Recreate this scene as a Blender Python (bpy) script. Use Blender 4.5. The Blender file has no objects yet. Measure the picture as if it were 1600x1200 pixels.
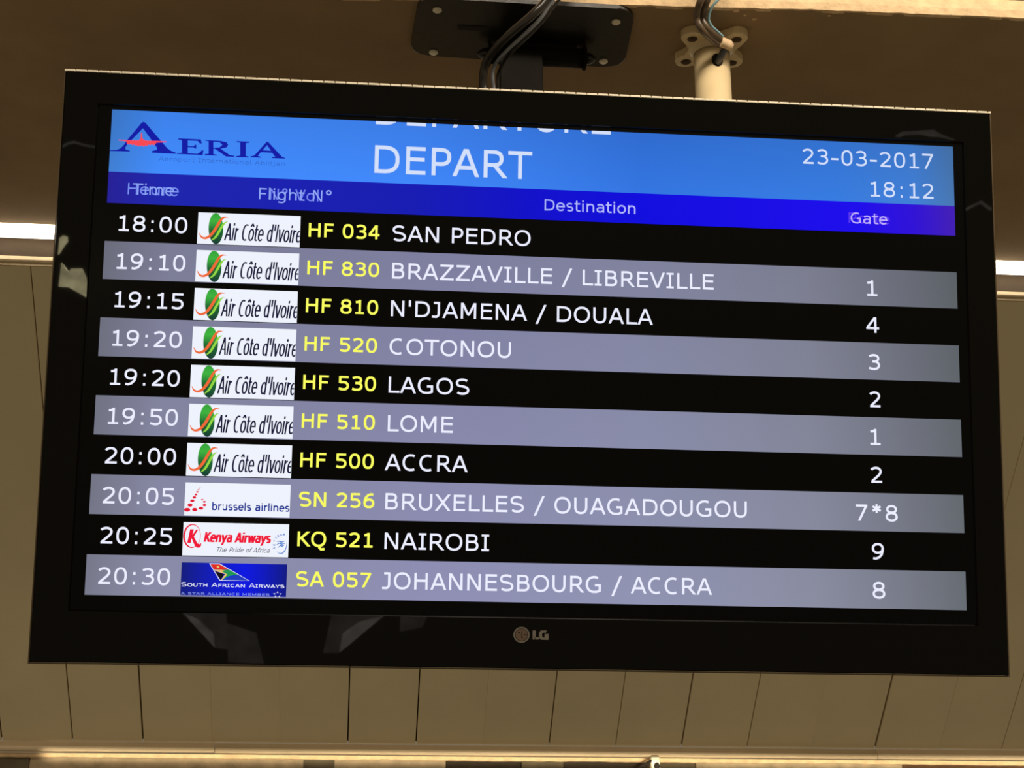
import bpy, bmesh, math, random
from mathutils import Vector, Matrix, noise
random.seed(4)
S = bpy.context.scene
COL = S.collection
PI = math.pi

# ------------------------------------------------------------ camera, world, lights, exposure
cam_data = bpy.data.cameras.new('camera')
cam = bpy.data.objects.new('camera', cam_data)
COL.objects.link(cam)
cam_data.sensor_width = 36.0
cam_data.lens = 36.0 * 2496.65 / 1600.0
cam_data.clip_start = 0.05
cam.matrix_world = Matrix(((0.9955549, -0.0296386, -0.0893983, 0.0),
                           (-0.0941640, -0.3324939, -0.9383927, 0.0),
                           (-0.0019117, 0.9426396, -0.3338069, 1.6),
                           (0, 0, 0, 1)))
S.camera = cam
S.view_settings.view_transform = 'Standard'
S.view_settings.look = 'None'
S.view_settings.gamma = 1.0
S.view_settings.use_curve_mapping = False
S.view_settings.exposure = 0.0

def lin(r, g, b):
    f = lambda c: (c / 255) / 12.92 if c / 255 <= 0.04045 else ((c / 255 + 0.055) / 1.055) ** 2.4
    return (f(r), f(g), f(b), 1.0)

world = bpy.data.worlds.new('hall_ambient')
S.world = world
world.use_nodes = True
bg = world.node_tree.nodes['Background']
bg.inputs['Color'].default_value = (1.0, 0.80, 0.52, 1)
bg.inputs['Strength'].default_value = 0.183

def area(name, loc, target, sx, sy, power, col):
    l = bpy.data.lights.new(name, 'AREA')
    l.shape = 'RECTANGLE'; l.size = sx; l.size_y = sy
    l.energy = power; l.color = col
    o = bpy.data.objects.new(name, l); COL.objects.link(o)
    o.location = loc
    o.rotation_euler = (Vector(target) - Vector(loc)).to_track_quat('-Z', 'Y').to_euler()
    return o
area('hall_lamp', (0.75, 0.95, 3.20), (0.5, 1.85, 2.68), 1.9, 0.10, 21, (1.0, 0.86, 0.69))
area('far_hall_lamp', (0.5, -1.0, 3.75), (0.4, 3.0, 2.3), 2.0, 0.3, 4, (1.0, 0.84, 0.6))
trim_light = area('added_trim_light', (0.55, 3.41, 1.953), (0.55, 3.468, 1.984), 2.4, 0.010, 0.30, (1.0, 0.86, 0.62))  # unseen strip added below the view to brighten the foot trim
trim_light.data.spread = math.radians(36)

# ------------------------------------------------------------ helpers
def new_mat(name):
    m = bpy.data.materials.new(name); m.use_nodes = True
    nt = m.node_tree; b = nt.nodes['Principled BSDF']
    return m, nt, b

def plain(name, col, rough=0.5, metal=0.0, var=0.08, scale=30.0, bump=0.0, bscale=200.0, spec=0.5, coat=0.0):
    """procedural surface: base colour with soft noise variation and optional fine bump"""
    m, nt, b = new_mat(name)
    n = nt.nodes; L = nt.links
    tc = n.new('ShaderNodeTexCoord')
    nz = n.new('ShaderNodeTexNoise'); nz.inputs['Scale'].default_value = scale; nz.inputs['Detail'].default_value = 5
    L.new(tc.outputs['Object'], nz.inputs['Vector'])
    cr = n.new('ShaderNodeValToRGB')
    c = lin(*col)
    cr.color_ramp.elements[0].position = 0.3; cr.color_ramp.elements[1].position = 0.7
    cr.color_ramp.elements[0].color = tuple(max(0, x * (1 - var)) for x in c[:3]) + (1,)
    cr.color_ramp.elements[1].color = tuple(min(1, x * (1 + var)) for x in c[:3]) + (1,)
    L.new(nz.outputs['Fac'], cr.inputs['Fac'])
    L.new(cr.outputs['Color'], b.inputs['Base Color'])
    b.inputs['Roughness'].default_value = rough
    b.inputs['Metallic'].default_value = metal
    b.inputs['Specular IOR Level'].default_value = spec
    b.inputs['Coat Weight'].default_value = coat
    if bump:
        n2 = n.new('ShaderNodeTexNoise'); n2.inputs['Scale'].default_value = bscale; n2.inputs['Detail'].default_value = 4
        L.new(tc.outputs['Object'], n2.inputs['Vector'])
        bp = n.new('ShaderNodeBump'); bp.inputs['Strength'].default_value = bump; bp.inputs['Distance'].default_value = 0.002
        L.new(n2.outputs['Fac'], bp.inputs['Height']); L.new(bp.outputs['Normal'], b.inputs['Normal'])
    return m

def lit(name, stops, strength=1.0, vstops=None):
    """display pixels: emission that drifts with the position along the panel (viewing-angle falloff and uneven backlight painted in), under a glossy face"""
    m, nt, b = new_mat(name)
    n = nt.nodes; L = nt.links
    b.inputs['Base Color'].default_value = (0.004, 0.004, 0.004, 1)
    b.inputs['Roughness'].default_value = 0.18
    b.inputs['Specular IOR Level'].default_value = 0.15
    b.inputs['Emission Strength'].default_value = strength
    if len(stops) == 1:
        b.inputs['Emission Color'].default_value = lin(*stops[0][1])
        return m
    tc = n.new('ShaderNodeTexCoord'); sp = n.new('ShaderNodeSeparateXYZ')
    L.new(tc.outputs['Object'], sp.inputs[0])
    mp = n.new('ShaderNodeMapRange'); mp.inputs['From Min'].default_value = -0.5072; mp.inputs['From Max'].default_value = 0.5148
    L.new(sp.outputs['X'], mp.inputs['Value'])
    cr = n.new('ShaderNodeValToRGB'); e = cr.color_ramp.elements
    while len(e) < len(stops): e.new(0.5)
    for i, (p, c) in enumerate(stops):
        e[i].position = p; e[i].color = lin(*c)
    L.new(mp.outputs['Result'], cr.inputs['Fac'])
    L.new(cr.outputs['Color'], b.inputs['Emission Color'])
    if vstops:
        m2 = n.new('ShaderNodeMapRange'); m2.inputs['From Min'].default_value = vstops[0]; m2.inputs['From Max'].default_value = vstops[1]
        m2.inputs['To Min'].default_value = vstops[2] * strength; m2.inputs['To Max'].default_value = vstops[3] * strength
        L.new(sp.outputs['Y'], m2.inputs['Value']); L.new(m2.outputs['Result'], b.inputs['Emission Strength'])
    return m

def link(name, me, mats, parent=None, loc=None, smooth=False):
    if not isinstance(mats, (list, tuple)): mats = [mats]
    for m in mats:
        if m is not None: me.materials.append(m)
    o = bpy.data.objects.new(name, me); COL.objects.link(o)
    if parent: o.parent = parent
    if loc: o.location = loc
    if smooth:
        for p in me.polygons: p.use_smooth = True
    return o

def from_bm(name, bm, mats, parent=None, loc=None, smooth=False):
    me = bpy.data.meshes.new(name); bm.normal_update(); bm.to_mesh(me); bm.free()
    return link(name, me, mats, parent, loc, smooth)

def empty(name, loc, rot=(0, 0, 0)):
    o = bpy.data.objects.new(name, None); COL.objects.link(o)
    o.location = loc; o.rotation_euler = rot; o.empty_display_size = 0.05
    return o

def tag(o, label, cat, group=None):
    o['label'] = label; o['category'] = cat
    if group: o['group'] = group
    return o

def structure(o, label=None):
    o['kind'] = 'structure'
    if label: o['label'] = label
    return o

def box(bm, x0, x1, y0, y1, z0, z1, bevel=0.0, seg=1, mi=0):
    v = [bm.verts.new(p) for p in ((x0,y0,z0),(x1,y0,z0),(x1,y1,z0),(x0,y1,z0),(x0,y0,z1),(x1,y0,z1),(x1,y1,z1),(x0,y1,z1))]
    fs = [bm.faces.new([v[i] for i in q]) for q in ((0,3,2,1),(4,5,6,7),(0,1,5,4),(1,2,6,5),(2,3,7,6),(3,0,4,7))]
    for f in fs: f.material_index = mi
    if bevel:
        ed = list({e for f in fs for e in f.edges})
        bmesh.ops.bevel(bm, geom=ed, offset=bevel, segments=seg, affect='EDGES', profile=0.5)

def tube(bm, pts, r, n=12, cap=True, mi=0):
    """swept round tube through points; r may be a list"""
    pts = [Vector(p) for p in pts]
    rs = r if isinstance(r, (list, tuple)) else [r] * len(pts)
    rings = []; ref = None
    for i, p in enumerate(pts):
        t = (pts[min(i + 1, len(pts) - 1)] - pts[max(i - 1, 0)]).normalized()
        if ref is None:
            ref = t.orthogonal().normalized()
        ref = (ref - t * ref.dot(t)).normalized()
        b = t.cross(ref)
        rings.append([bm.verts.new(p + (ref * math.cos(a) + b * math.sin(a)) * rs[i]) for a in [2 * PI * k / n for k in range(n)]])
    for a, b in zip(rings, rings[1:]):
        for k in range(n):
            f = bm.faces.new([a[k], a[(k + 1) % n], b[(k + 1) % n], b[k]]); f.smooth = True; f.material_index = mi
    if cap:
        bm.faces.new(rings[0][::-1]).material_index = mi; bm.faces.new(rings[-1]).material_index = mi

def spline(pts, n=8):
    """Catmull-Rom through points"""
    P = [Vector(p) for p in pts]; P = [2 * P[0] - P[1]] + P + [2 * P[-1] - P[-2]]
    out = []
    for i in range(1, len(P) - 2):
        for k in range(n):
            t = k / n; a, b, c, d = P[i-1], P[i], P[i+1], P[i+2]
            out.append(0.5 * ((2*b) + (c - a) * t + (2*a - 5*b + 4*c - d) * t*t + (3*b - a - 3*c + d) * t**3))
    out.append(P[-2]); return out

def prism(bm, outline, z0, z1, bevel=0.0, seg=2):
    """extrude a convex or simple outline (x, y) from z0 to z1"""
    a = [bm.verts.new((x, y, z0)) for x, y in outline]; b = [bm.verts.new((x, y, z1)) for x, y in outline]
    n = len(outline)
    bot = bm.faces.new(a[::-1]); top = bm.faces.new(b)
    for i in range(n): bm.faces.new([a[i], a[(i + 1) % n], b[(i + 1) % n], b[i]])
    if bevel:
        bmesh.ops.bevel(bm, geom=list(bot.edges), offset=bevel, segments=seg, affect='EDGES', profile=0.5)

# ------------------------------------------------------------ monoline lettering (wide humanist sans)
def arc(cx, cy, rx, ry, a0, a1, p=2.35, n=None):
    n = n or max(4, int(abs(a1 - a0) / 15))
    out = []
    for i in range(n + 1):
        a = math.radians(a0 + (a1 - a0) * i / n); c, s = math.cos(a), math.sin(a)
        out.append((cx + rx * math.copysign(abs(c) ** (2 / p), c), cy + ry * math.copysign(abs(s) ** (2 / p), s)))
    return out

C_, XH = 0.727, 0.547
# glyph: advance, strokes (centre lines); 'x' strokes are prolonged and cut flat at the glyph's limits
G = {}
def g(ch, adv, strokes, lo=0.0, hi=C_): G[ch] = (adv, strokes, lo, hi)
OV = 0.012
g(' ', .352, [])
g('A', .684, [('x', [(.062, 0), (.333, C_)]), ('x', [(.622, 0), (.351, C_)]), [(.14, .232), (.545, .232)]])
g('B', .686, [[(.147, 0), (.147, C_)], [(.147, .677)] + arc(.36, .535, .165, .142, 90, -90) + [(.147, .393)], [(.147, .393)] + arc(.375, .2215, .19, .1715, 90, -90) + [(.147, .05)]])
g('C', .698, [arc(.40, .3635, .295, .327, 62, 298, 2.2)], -OV, C_ + OV)
g('D', .771, [[(.147, 0), (.147, C_)], [(.147, .677), (.30, .677)] + arc(.34, .3635, .32, .3135, 88, -88, 2.5) + [(.30, .05), (.147, .05)]])
g('E', .632, [[(.147, 0), (.147, C_)], [(.147, .677), (.575, .677)], [(.147, .395), (.555, .395)], [(.147, .05), (.58, .05)]])
g('F', .575, [[(.147, 0), (.147, C_)], [(.147, .677), (.54, .677)], [(.147, .375), (.50, .375)]])
g('G', .775, [arc(.41, .3635, .305, .327, 60, 275, 2.2) + [(.53, .045), (.645, .09), (.645, .33), (.44, .33)]], -OV, C_ + OV)
g('H', .751, [[(.147, 0), (.147, C_)], [(.604, 0), (.604, C_)], [(.147, .387), (.604, .387)]])
g('I', .421, [[(.2105, 0), (.2105, C_)], [(.055, .687), (.366, .687)], [(.055, .04), (.366, .04)]])
g('J', .455, [[(.10, .682), (.325, .682)] , [(.31, .72), (.31, .22)] + arc(.18, .20, .13, .16, 0, -85, 2.2) + [(.03, .045)]], -OV)
g('K', .693, [[(.147, 0), (.147, C_)], ('x', [(.60, C_), (.215, .36)]), ('x', [(.27, .41), (.63, 0)])])
g('L', .557, [[(.147, 0), (.147, C_)], [(.147, .045), (.55, .045)]])
g('M', .843, [[(.147, 0), (.147, C_)], [(.696, 0), (.696, C_)], ('x', [(.16, C_), (.40, .19)]), ('x', [(.683, C_), (.443, .19)]), [(.385, .19), (.458, .19)]])
g('N', .748, [[(.143, 0), (.143, C_)], [(.605, 0), (.605, C_)], ('x', [(.155, C_), (.593, 0)])])
g('O', .787, [arc(.3935, .3635, .295, .327, 0, 360, 2.2)], -OV, C_ + OV)
g('P', .603, [[(.147, 0), (.147, C_)], [(.147, .677)] + arc(.33, .49, .20, .187, 90, -90) + [(.147, .303)]])
g('Q', .787, [arc(.3935, .3635, .295, .327, 0, 360, 2.2), [(.42, .04), (.44, -.06), (.52, -.135), (.68, -.12)]], -.2, C_ + OV)
g('R', .695, [[(.147, 0), (.147, C_)], [(.147, .677)] + arc(.355, .505, .185, .172, 90, -90) + [(.147, .333)], ('x', [(.34, .36), (.635, 0)])])
g('S', .684, [arc(.34, .53, .225, .156, 35, 255, 2.2)[:-1] + [(.33, .385)] + arc(.345, .205, .24, .162, 75, -145, 2.2)], -OV, C_ + OV)
g('T', .616, [[(.01, .677), (.606, .677)], [(.308, 0), (.308, .70)]])
g('U', .732, [[(.138, C_), (.138, .30)] + arc(.366, .29, .228, .253, 180, 360, 2.3) + [(.594, .30), (.594, C_)]], -OV)
g('V', .684, [('x', [(.062, C_), (.334, 0)]), ('x', [(.622, C_), (.350, 0)])])
g('W', .989, [('x', [(.08, C_), (.26, 0)]), ('x', [(.49, C_), (.275, 0)]), ('x', [(.50, C_), (.715, 0)]), ('x', [(.91, C_), (.73, 0)])])
g('X', .685, [('x', [(.08, C_), (.605, 0)]), ('x', [(.605, C_), (.08, 0)])])
g('Y', .615, [('x', [(.06, C_), (.308, .30)]), ('x', [(.555, C_), (.308, .30)]), [(.308, 0), (.308, .33)]])
g('Z', .685, [[(.07, .677), (.63, .677)], [(.05, .05), (.64, .05)], ('x', [(.60, .70), (.085, .03)])])
g('0', .636, [arc(.318, .3635, .205, .327, 0, 360, 2.3)], -OV, C_ + OV)
g('1', .636, [[(.335, 0), (.335, C_)], [(.13, .042), (.54, .042)], [(.14, .61), (.25, .62), (.315, .67), (.33, .70)]])
g('2', .636, [[(.10, .585), (.13, .63)] + arc(.30, .515, .20, .165, 118, -28, 2.1) + [(.42, .35), (.14, .085)], [(.085, .05), (.555, .05)]], 0, C_ + OV)
g('3', .636, [[(.105, .63)] + arc(.30, .53, .20, .155, 105, -65, 2.1) + [(.36, .385), (.24, .385)], [(.24, .385), (.33, .385)] + arc(.31, .215, .215, .172, 72, -100, 2.2) + [(.20, .05), (.095, .09)]], -OV, C_ + OV)
g('4', .636, [[(.425, 0), (.425, C_)], [(.05, .215), (.575, .215)], ('x', [(.40, .70), (.09, .235)])])
g('5', .636, [[(.545, .677), (.15, .677)], [(.15, .72), (.15, .36)], [(.15, .405)] + arc(.305, .225, .215, .185, 100, -110, 2.2) + [(.10, .085)]], -OV)
g('6', .636, [arc(.33, .23, .205, .193, 0, 360, 2.2), [(.53, .665), (.42, .685), (.28, .63), (.17, .50), (.127, .33), (.125, .21)]], -OV, C_ + OV)
g('7', .636, [[(.07, .677), (.56, .677)], ('x', [(.52, .69), (.205, 0)])])
g('8', .636, [arc(.318, .54, .185, .148, 0, 360, 2.1), arc(.318, .205, .212, .168, 0, 360, 2.1)], -OV, C_ + OV)
g('9', .636, [arc(.306, .497, .205, .193, 0, 360, 2.2), [(.106, .062), (.216, .042), (.356, .097), (.466, .227), (.509, .397), (.511, .517)]], -OV, C_ + OV)
g(':', .454, [[(.227, 0), (.227, .12)], [(.227, .42), (.227, .54)]])
g('.', .364, [[(.182, 0), (.182, .12)]])
g('/', .454, [('x', [(.05, -.13), (.405, .757)])], -.13, .757)
g('-', .454, [[(.07, .28), (.384, .28)]])
g("'", .269, [[(.134, .47), (.134, .757)]], 0, .76)
g('*', .636, [[(.318, .36), (.318, .757)], [(.15, .46), (.486, .66)], [(.15, .66), (.486, .46)]], 0, .76)
g('°', .542, [arc(.271, .60, .125, .125, 0, 360, 2)], 0, .8)
g('a', .601, [[(.11, .47), (.19, .50)] + arc(.32, .365, .155, .14, 100, 0, 2.2) + [(.475, .30), (.475, 0)], [(.475, .305), (.30, .305)] + arc(.24, .175, .14, .13, 90, 270, 2.1) + [(.33, .05), (.43, .10), (.475, .15)]], -OV, XH + OV)
g('b', .623, [[(.13, 0), (.13, .76)], arc(.325, .27, .20, .23, 0, 360, 2.2)], -OV, .76)
g('c', .521, [arc(.30, .27, .215, .23, 55, 305, 2.2)], -OV, XH + OV)
g('d', .623, [[(.493, 0), (.493, .76)], arc(.298, .27, .20, .23, 0, 360, 2.2)], -OV, .76)
g('e', .596, [[(.085, .285), (.515, .285)] + arc(.30, .27, .215, .23, 8, 300, 2.2) + [(.49, .10)]], -OV, XH + OV)
g('f', .352, [[(.15, 0), (.15, .58)] + arc(.27, .59, .12, .125, 180, 90, 2.2) + [(.36, .715)], [(.02, .505), (.34, .505)]], 0, .77)
g('g', .623, [arc(.298, .27, .20, .225, 0, 360, 2.2), [(.493, XH), (.493, 0)] + arc(.29, 0, .203, .16, 0, -110, 2.2) + [(.11, -.135)]], -.21, XH)
g('h', .633, [[(.13, 0), (.13, .76)], [(.13, .36)] + arc(.32, .33, .18, .17, 130, 0, 2.2) + [(.50, 0)]], 0, .76)
g('i', .274, [[(.137, 0), (.137, XH)], [(.137, .63), (.137, .74)]], 0, .76)
g('j', .344, [[(.19, XH), (.19, -.05), (.15, -.14), (.03, -.155)], [(.19, .63), (.19, .74)]], -.21, .76)
g('k', .592, [[(.13, 0), (.13, .76)], ('x', [(.50, XH), (.18, .25)]), ('x', [(.24, .32), (.54, 0)])], 0, .76)
g('l', .274, [[(.137, 0), (.137, .76)]], 0, .76)
g('m', .973, [[(.13, 0), (.13, XH)], [(.13, .36)] + arc(.32, .33, .165, .17, 130, 0, 2.2) + [(.485, 0)], [(.485, .36)] + arc(.675, .33, .165, .17, 130, 0, 2.2) + [(.84, 0)]], 0, XH + OV)
g('n', .633, [[(.13, 0), (.13, XH)], [(.13, .36)] + arc(.32, .33, .18, .17, 130, 0, 2.2) + [(.50, 0)]], 0, XH + OV)
g('o', .607, [arc(.3035, .27, .215, .23, 0, 360, 2.2)], -OV, XH + OV)
g('ô', .607, [arc(.3035, .27, .215, .23, 0, 360, 2.2), [(.16, .62), (.3035, .745)], [(.447, .62), (.3035, .745)]], -OV, .80)
g('p', .623, [[(.13, -.207), (.13, XH)], arc(.325, .27, .20, .23, 0, 360, 2.2)], -.207, XH + OV)
g('r', .427, [[(.13, 0), (.13, XH)], [(.13, .36), (.20, .46), (.30, .495), (.40, .49)]], 0, XH)
g('s', .521, [arc(.26, .385, .155, .115, 35, 250, 2.2)[:-1] + [(.26, .275)] + arc(.265, .155, .17, .115, 80, -145, 2.2)], -OV, XH + OV)
g('t', .394, [[(.155, .70), (.155, .14), (.185, .065), (.25, .045), (.37, .05)], [(.02, .505), (.36, .505)]], -OV, .70)
g('u', .633, [[(.503, 0), (.503, XH)], [(.133, XH), (.133, .22)] + arc(.313, .22, .18, .175, 180, 310, 2.2) + [(.503, .19)]], -OV, XH)
g('v', .592, [('x', [(.07, XH), (.285, 0)]), ('x', [(.522, XH), (.307, 0)])], 0, XH)
g('w', .818, [('x', [(.075, XH), (.225, 0)]), ('x', [(.40, XH), (.24, 0)]), ('x', [(.418, XH), (.578, 0)]), ('x', [(.743, XH), (.593, 0)])], 0, XH)
g('y', .592, [('x', [(.07, XH), (.305, .02)]), ('x', [(.522, XH), (.18, -.207)])], -.207, XH)

def clip_y(poly, y, keep_above):
    out = []
    for i, p in enumerate(poly):
        q = poly[(i + 1) % len(poly)]
        pin = (p[1] >= y) == keep_above or abs(p[1] - y) < 1e-9
        qin = (q[1] >= y) == keep_above or abs(q[1] - y) < 1e-9
        if pin: out.append(p)
        if pin != qin:
            t = (y - p[1]) / (q[1] - p[1]); out.append((p[0] + (q[0] - p[0]) * t, y))
    return out

def ribbon(pts, w):
    """convex quads along a centre line with mitred joints; w is one width or one per point"""
    closed = len(pts) > 3 and math.dist(pts[0], pts[-1]) < 1e-6
    P = pts[:-1] if closed else pts
    n = len(P); W = w if isinstance(w, (list, tuple)) else [w] * len(pts)
    def nrm(a, b):
        d = math.dist(a, b) or 1e-9
        return (-(b[1] - a[1]) / d, (b[0] - a[0]) / d)
    L_, R_ = [], []
    for i in range(n):
        ns = []
        if i > 0 or closed: ns.append(nrm(P[i - 1], P[i]))
        if i < n - 1 or closed: ns.append(nrm(P[i], P[(i + 1) % n]))
        mx = sum(a[0] for a in ns); my = sum(a[1] for a in ns); l = math.hypot(mx, my) or 1e-9
        mx /= l; my /= l
        k = min(1.6, 1 / max(0.3, mx * ns[0][0] + my * ns[0][1])) * W[i] / 2
        L_.append((P[i][0] + mx * k, P[i][1] + my * k)); R_.append((P[i][0] - mx * k, P[i][1] - my * k))
    return [[L_[i], R_[i], R_[(i + 1) % n], L_[(i + 1) % n]] for i in range(n if closed else n - 1)]

def glyph_polys(ch, w, sx, sy, sc=1.0):
    """outline pieces of one glyph; centre lines are scaled first so strokes keep their width w (mm)"""
    adv, strokes, lo, hi = G[ch]; out = []
    lo *= sy * sc; hi *= sy * sc
    for s in strokes:
        ext = s[0] == 'x'
        pts = [(a * sx * sc, b * sy * sc) for a, b in (s[1] if ext else s)]
        if ext:
            a, b = pts; d = math.dist(a, b); e = 0.09 * sy / d
            dx, dy = b[0] - a[0], b[1] - a[1]; tol = .02 * sy
            if min(abs(a[1] - lo), abs(a[1] - hi)) < tol: a = (a[0] - dx * e, a[1] - dy * e)
            if min(abs(b[1] - lo), abs(b[1] - hi)) < tol: b = (b[0] + dx * e, b[1] + dy * e)
            pts = [a, b]
        for p in ribbon(pts, w):
            p = clip_y(p, lo, True)
            if len(p) > 2: p = clip_y(p, hi, False)
            if len(p) > 2: out.append(p)
    return out

def layout(text, w, sx, sy, shear, small):
    polys = []; x = 0
    for ch in text:
        sc = 1.0
        if small != 1.0 and ch.islower(): ch = ch.upper(); sc = small
        for p in glyph_polys(ch, w, sx, sy, sc):
            polys.append([(x + a + b * shear * sx / sy, b) for a, b in p])
        x += G[ch][0] * sc * sx
    return polys

def fit(text, x0, x1, base, cap, w=0.1, shear=0.0, small=1.0):
    """lettering whose ink runs from x0 to x1 (mm) on the baseline base (mm, downwards)"""
    sy = cap / C_; sx = (x1 - x0) / sum(G[c.upper() if small != 1 and c.islower() else c][0] for c in text)
    for _ in range(4):
        polys = layout(text, w * sy, sx, sy, shear, small)
        xs = [a for p in polys for a, b in p]; sx *= (x1 - x0) / (max(xs) - min(xs))
    lo = min(xs)
    return [[(x0 + a - lo, base - b) for a, b in p] for p in polys]

T = {
'A1': [(92.5,62.0),(76.9,83.9),(73.7,89.6),(69.8,94.2),(65.7,96.2),(57.7,96.9),(57.8,97.9),(80.8,97.6),(80.7,96.3),(76.1,95.3),(75.3,93.2),(77.2,89.4),(94.6,68.4),(112.1,91.5),(111.8,94.0),(106.3,95.9),(106.4,97.8),(134.3,98.0),(134.2,96.6),(128.3,94.5),(123.9,91.5),(97.3,61.7),(94.8,60.5)] ,
'E': [(136.2,79.0),(162.5,79.1),(163.8,84.1),(161.6,84.2),(159.1,81.1),(147.5,81.0),(147.8,87.7),(154.5,87.9),(156.1,85.9),(157.5,85.8),(157.7,90.5),(156.3,90.6),(154.6,89.2),(147.8,89.2),(148.2,96.5),(159.1,96.9),(162.5,94.7),(164.2,92.2),(166.2,92.4),(165.5,98.1),(135.4,98.1),(135.3,97.0),(141.2,96.3),(140.5,81.0),(136.2,80.3)] ,
'R': [(167.8,79.5),(185.7,79.9),(192.8,81.3),(194.7,84.2),(193.0,87.5),(186.1,89.4),(196.9,96.6),(202.6,97.5),(202.6,98.7),(192.8,98.7),(179.8,90.0),(177.7,89.9),(178.0,96.4),(182.2,97.1),(182.3,98.1),(167.8,98.0),(167.8,96.9),(172.4,96.2),(171.7,80.8),(167.9,80.5)] ,
'R_hole': [(177.3,81.3),(184.4,81.5),(188.0,84.5),(184.6,88.0),(177.6,88.6)] ,
'I': [(204.4,79.3),(219.4,79.4),(219.5,80.6),(215.3,81.2),(215.9,97.1),(219.2,97.5),(219.2,98.7),(204.8,98.8),(204.7,97.6),(209.3,96.9),(208.6,80.9),(204.4,80.5)] ,
'A2': [(241.3,78.5),(258.9,96.8),(261.8,97.2),(261.8,98.3),(246.5,98.3),(246.5,97.1),(250.4,96.5),(246.7,91.8),(233.3,91.6),(230.0,96.3),(233.3,97.2),(233.3,98.4),(221.6,98.3),(221.6,97.1),(225.7,96.1),(239.6,78.6)] ,
'A2_hole': [(240.3,82.6),(245.2,89.3),(235.3,89.2)] ,
'plane': [(67.2,83.7),(67.2,84.7),(76.3,85.4),(77.1,88.3),(79.9,89.0),(81.7,88.0),(83.2,89.6),(85.0,88.5),(86.3,90.2),(88.3,89.4),(90.1,91.2),(91.8,89.7),(93.2,90.5),(94.8,89.5),(96.7,91.2),(98.3,89.4),(100.4,90.1),(102.1,88.0),(104.0,89.1),(105.6,87.6),(108.2,88.6),(109.8,87.5),(111.1,85.4),(122.9,84.4),(122.8,83.3),(111.0,83.2),(98.4,83.5),(94.8,81.3),(93.8,74.0),(92.7,74.0),(92.5,81.4),(90.1,83.7),(76.2,83.9)] ,
'ac_leaf': [(20.3,0.1),(21.9,38.0),(12.7,18.0),(29.5,18.6)] ,
'ac_orange': [(1.8,24.9),(4.7,29.6),(8.9,31.0),(13.8,28.8),(18.6,22.9),(22.5,15.8),(26.3,8.7),(29.9,5.3),(35.0,5.3)] ,
'ac_green': [(17.0,33.0),(21.4,28.9),(25.2,21.8),(29.1,14.3),(31.9,11.1),(34.7,10.1)] ,
'ac_text': [(30.7,32.7),(48.1,32.4),(36.5,11.4),(50.8,33.2),(77.1,32.4),(80.1,33.2),(119.6,32.7),(109.0,8.5)] ,
'br_dots': [(3.3,31.3,3.5,2.2),(11.8,30.9,3.0,2.0),(18.7,29.2,2.6,1.7),(22.5,25.6,2.1,1.4),(22.2,21.8,1.7,1.1),(19.7,19.2,1.4,0.7),(6.3,25.9,2.9,1.9),(8.6,20.9,2.5,1.5),(10.7,17.0,2.1,1.4),(12.3,13.8,1.7,1.1),(13.8,10.7,1.5,0.9),(15.0,8.3,1.2,0.6),(15.9,6.5,1.0,0.4),(16.9,4.9,0.9,0.3)] ,
'br_text': [(31.3,30.8),(119.1,31.0),(30.9,22.4)] ,
'kq_ring': [(10.3,15.5),(1.0,15.7),(19.7,15.3),(9.7,1.9),(10.9,29.0)] ,
'kq_K': [(7.7,7.9),(11.9,8.0),(10.6,14.2),(14.5,8.1),(16.7,8.3),(12.3,16.2),(16.7,24.0),(18.9,24.7),(20.6,22.8),(21.0,26.1),(19.1,28.6),(16.1,28.6),(13.6,26.3),(9.7,18.1),(9.0,23.7),(5.1,23.3)] ,
'kq_text': [(23.3,21.9),(99.3,21.9),(24.2,10.7),(39.0,33.0),(98.5,32.8),(38.8,27.6)] ,
'kq_sky': [(110.8,22.5),(102.9,22.6),(116.8,22.3),(110.4,10.9),(111.2,33.6)] ,
'kq_letters': [(103.1,27.5),(103.0,23.5),(103.1,19.2),(104.9,15.7),(107.4,13.4),(110.4,12.1),(113.4,11.8)] ,
'kq_wave': [(105.9,20.1),(108.9,19.5),(111.3,20.4),(114.9,19.3),(105.6,23.4),(109.0,21.7),(111.4,22.6),(115.2,22.0),(107.3,26.8),(110.3,24.3),(112.1,24.9),(114.5,23.6)] ,
'sa_tail': [(31.4,1.0),(42.6,1.1),(76.7,19.5),(43.7,19.7)] ,
'sa_red': [(32.1,1.5),(42.4,1.4),(53.4,7.1),(45.3,7.8),(36.3,7.2)] ,
'sa_gold1': [(36.0,7.7),(45.3,7.8),(48.9,8.9),(45.4,9.2),(37.0,8.6)] ,
'sa_black': [(37.0,8.9),(48.4,12.8),(44.3,18.9)] ,
'sa_gold2': [(37.6,8.9),(49.3,12.5),(44.8,19.1),(45.8,19.5),(51.7,12.9),(44.8,9.2)] ,
'sa_green': [(45.3,7.8),(53.7,7.4),(63.7,12.7),(54.0,14.5),(45.8,19.1),(51.7,12.9),(44.8,9.2)] ,
'sa_blue': [(63.7,13.0),(75.7,19.1),(46.4,19.4),(54.0,15.1)] ,
'sa_sun': [(40.6,4.5),(41.8,4.5)] ,
'sa_text': [(0.8,27.1),(116.3,26.9),(0.6,22.7),(0.7,36.4),(100.4,36.3),(0.5,33.8)] ,
'sa_star': [(109.0,34.3),(104.2,34.4)] ,
}

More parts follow.
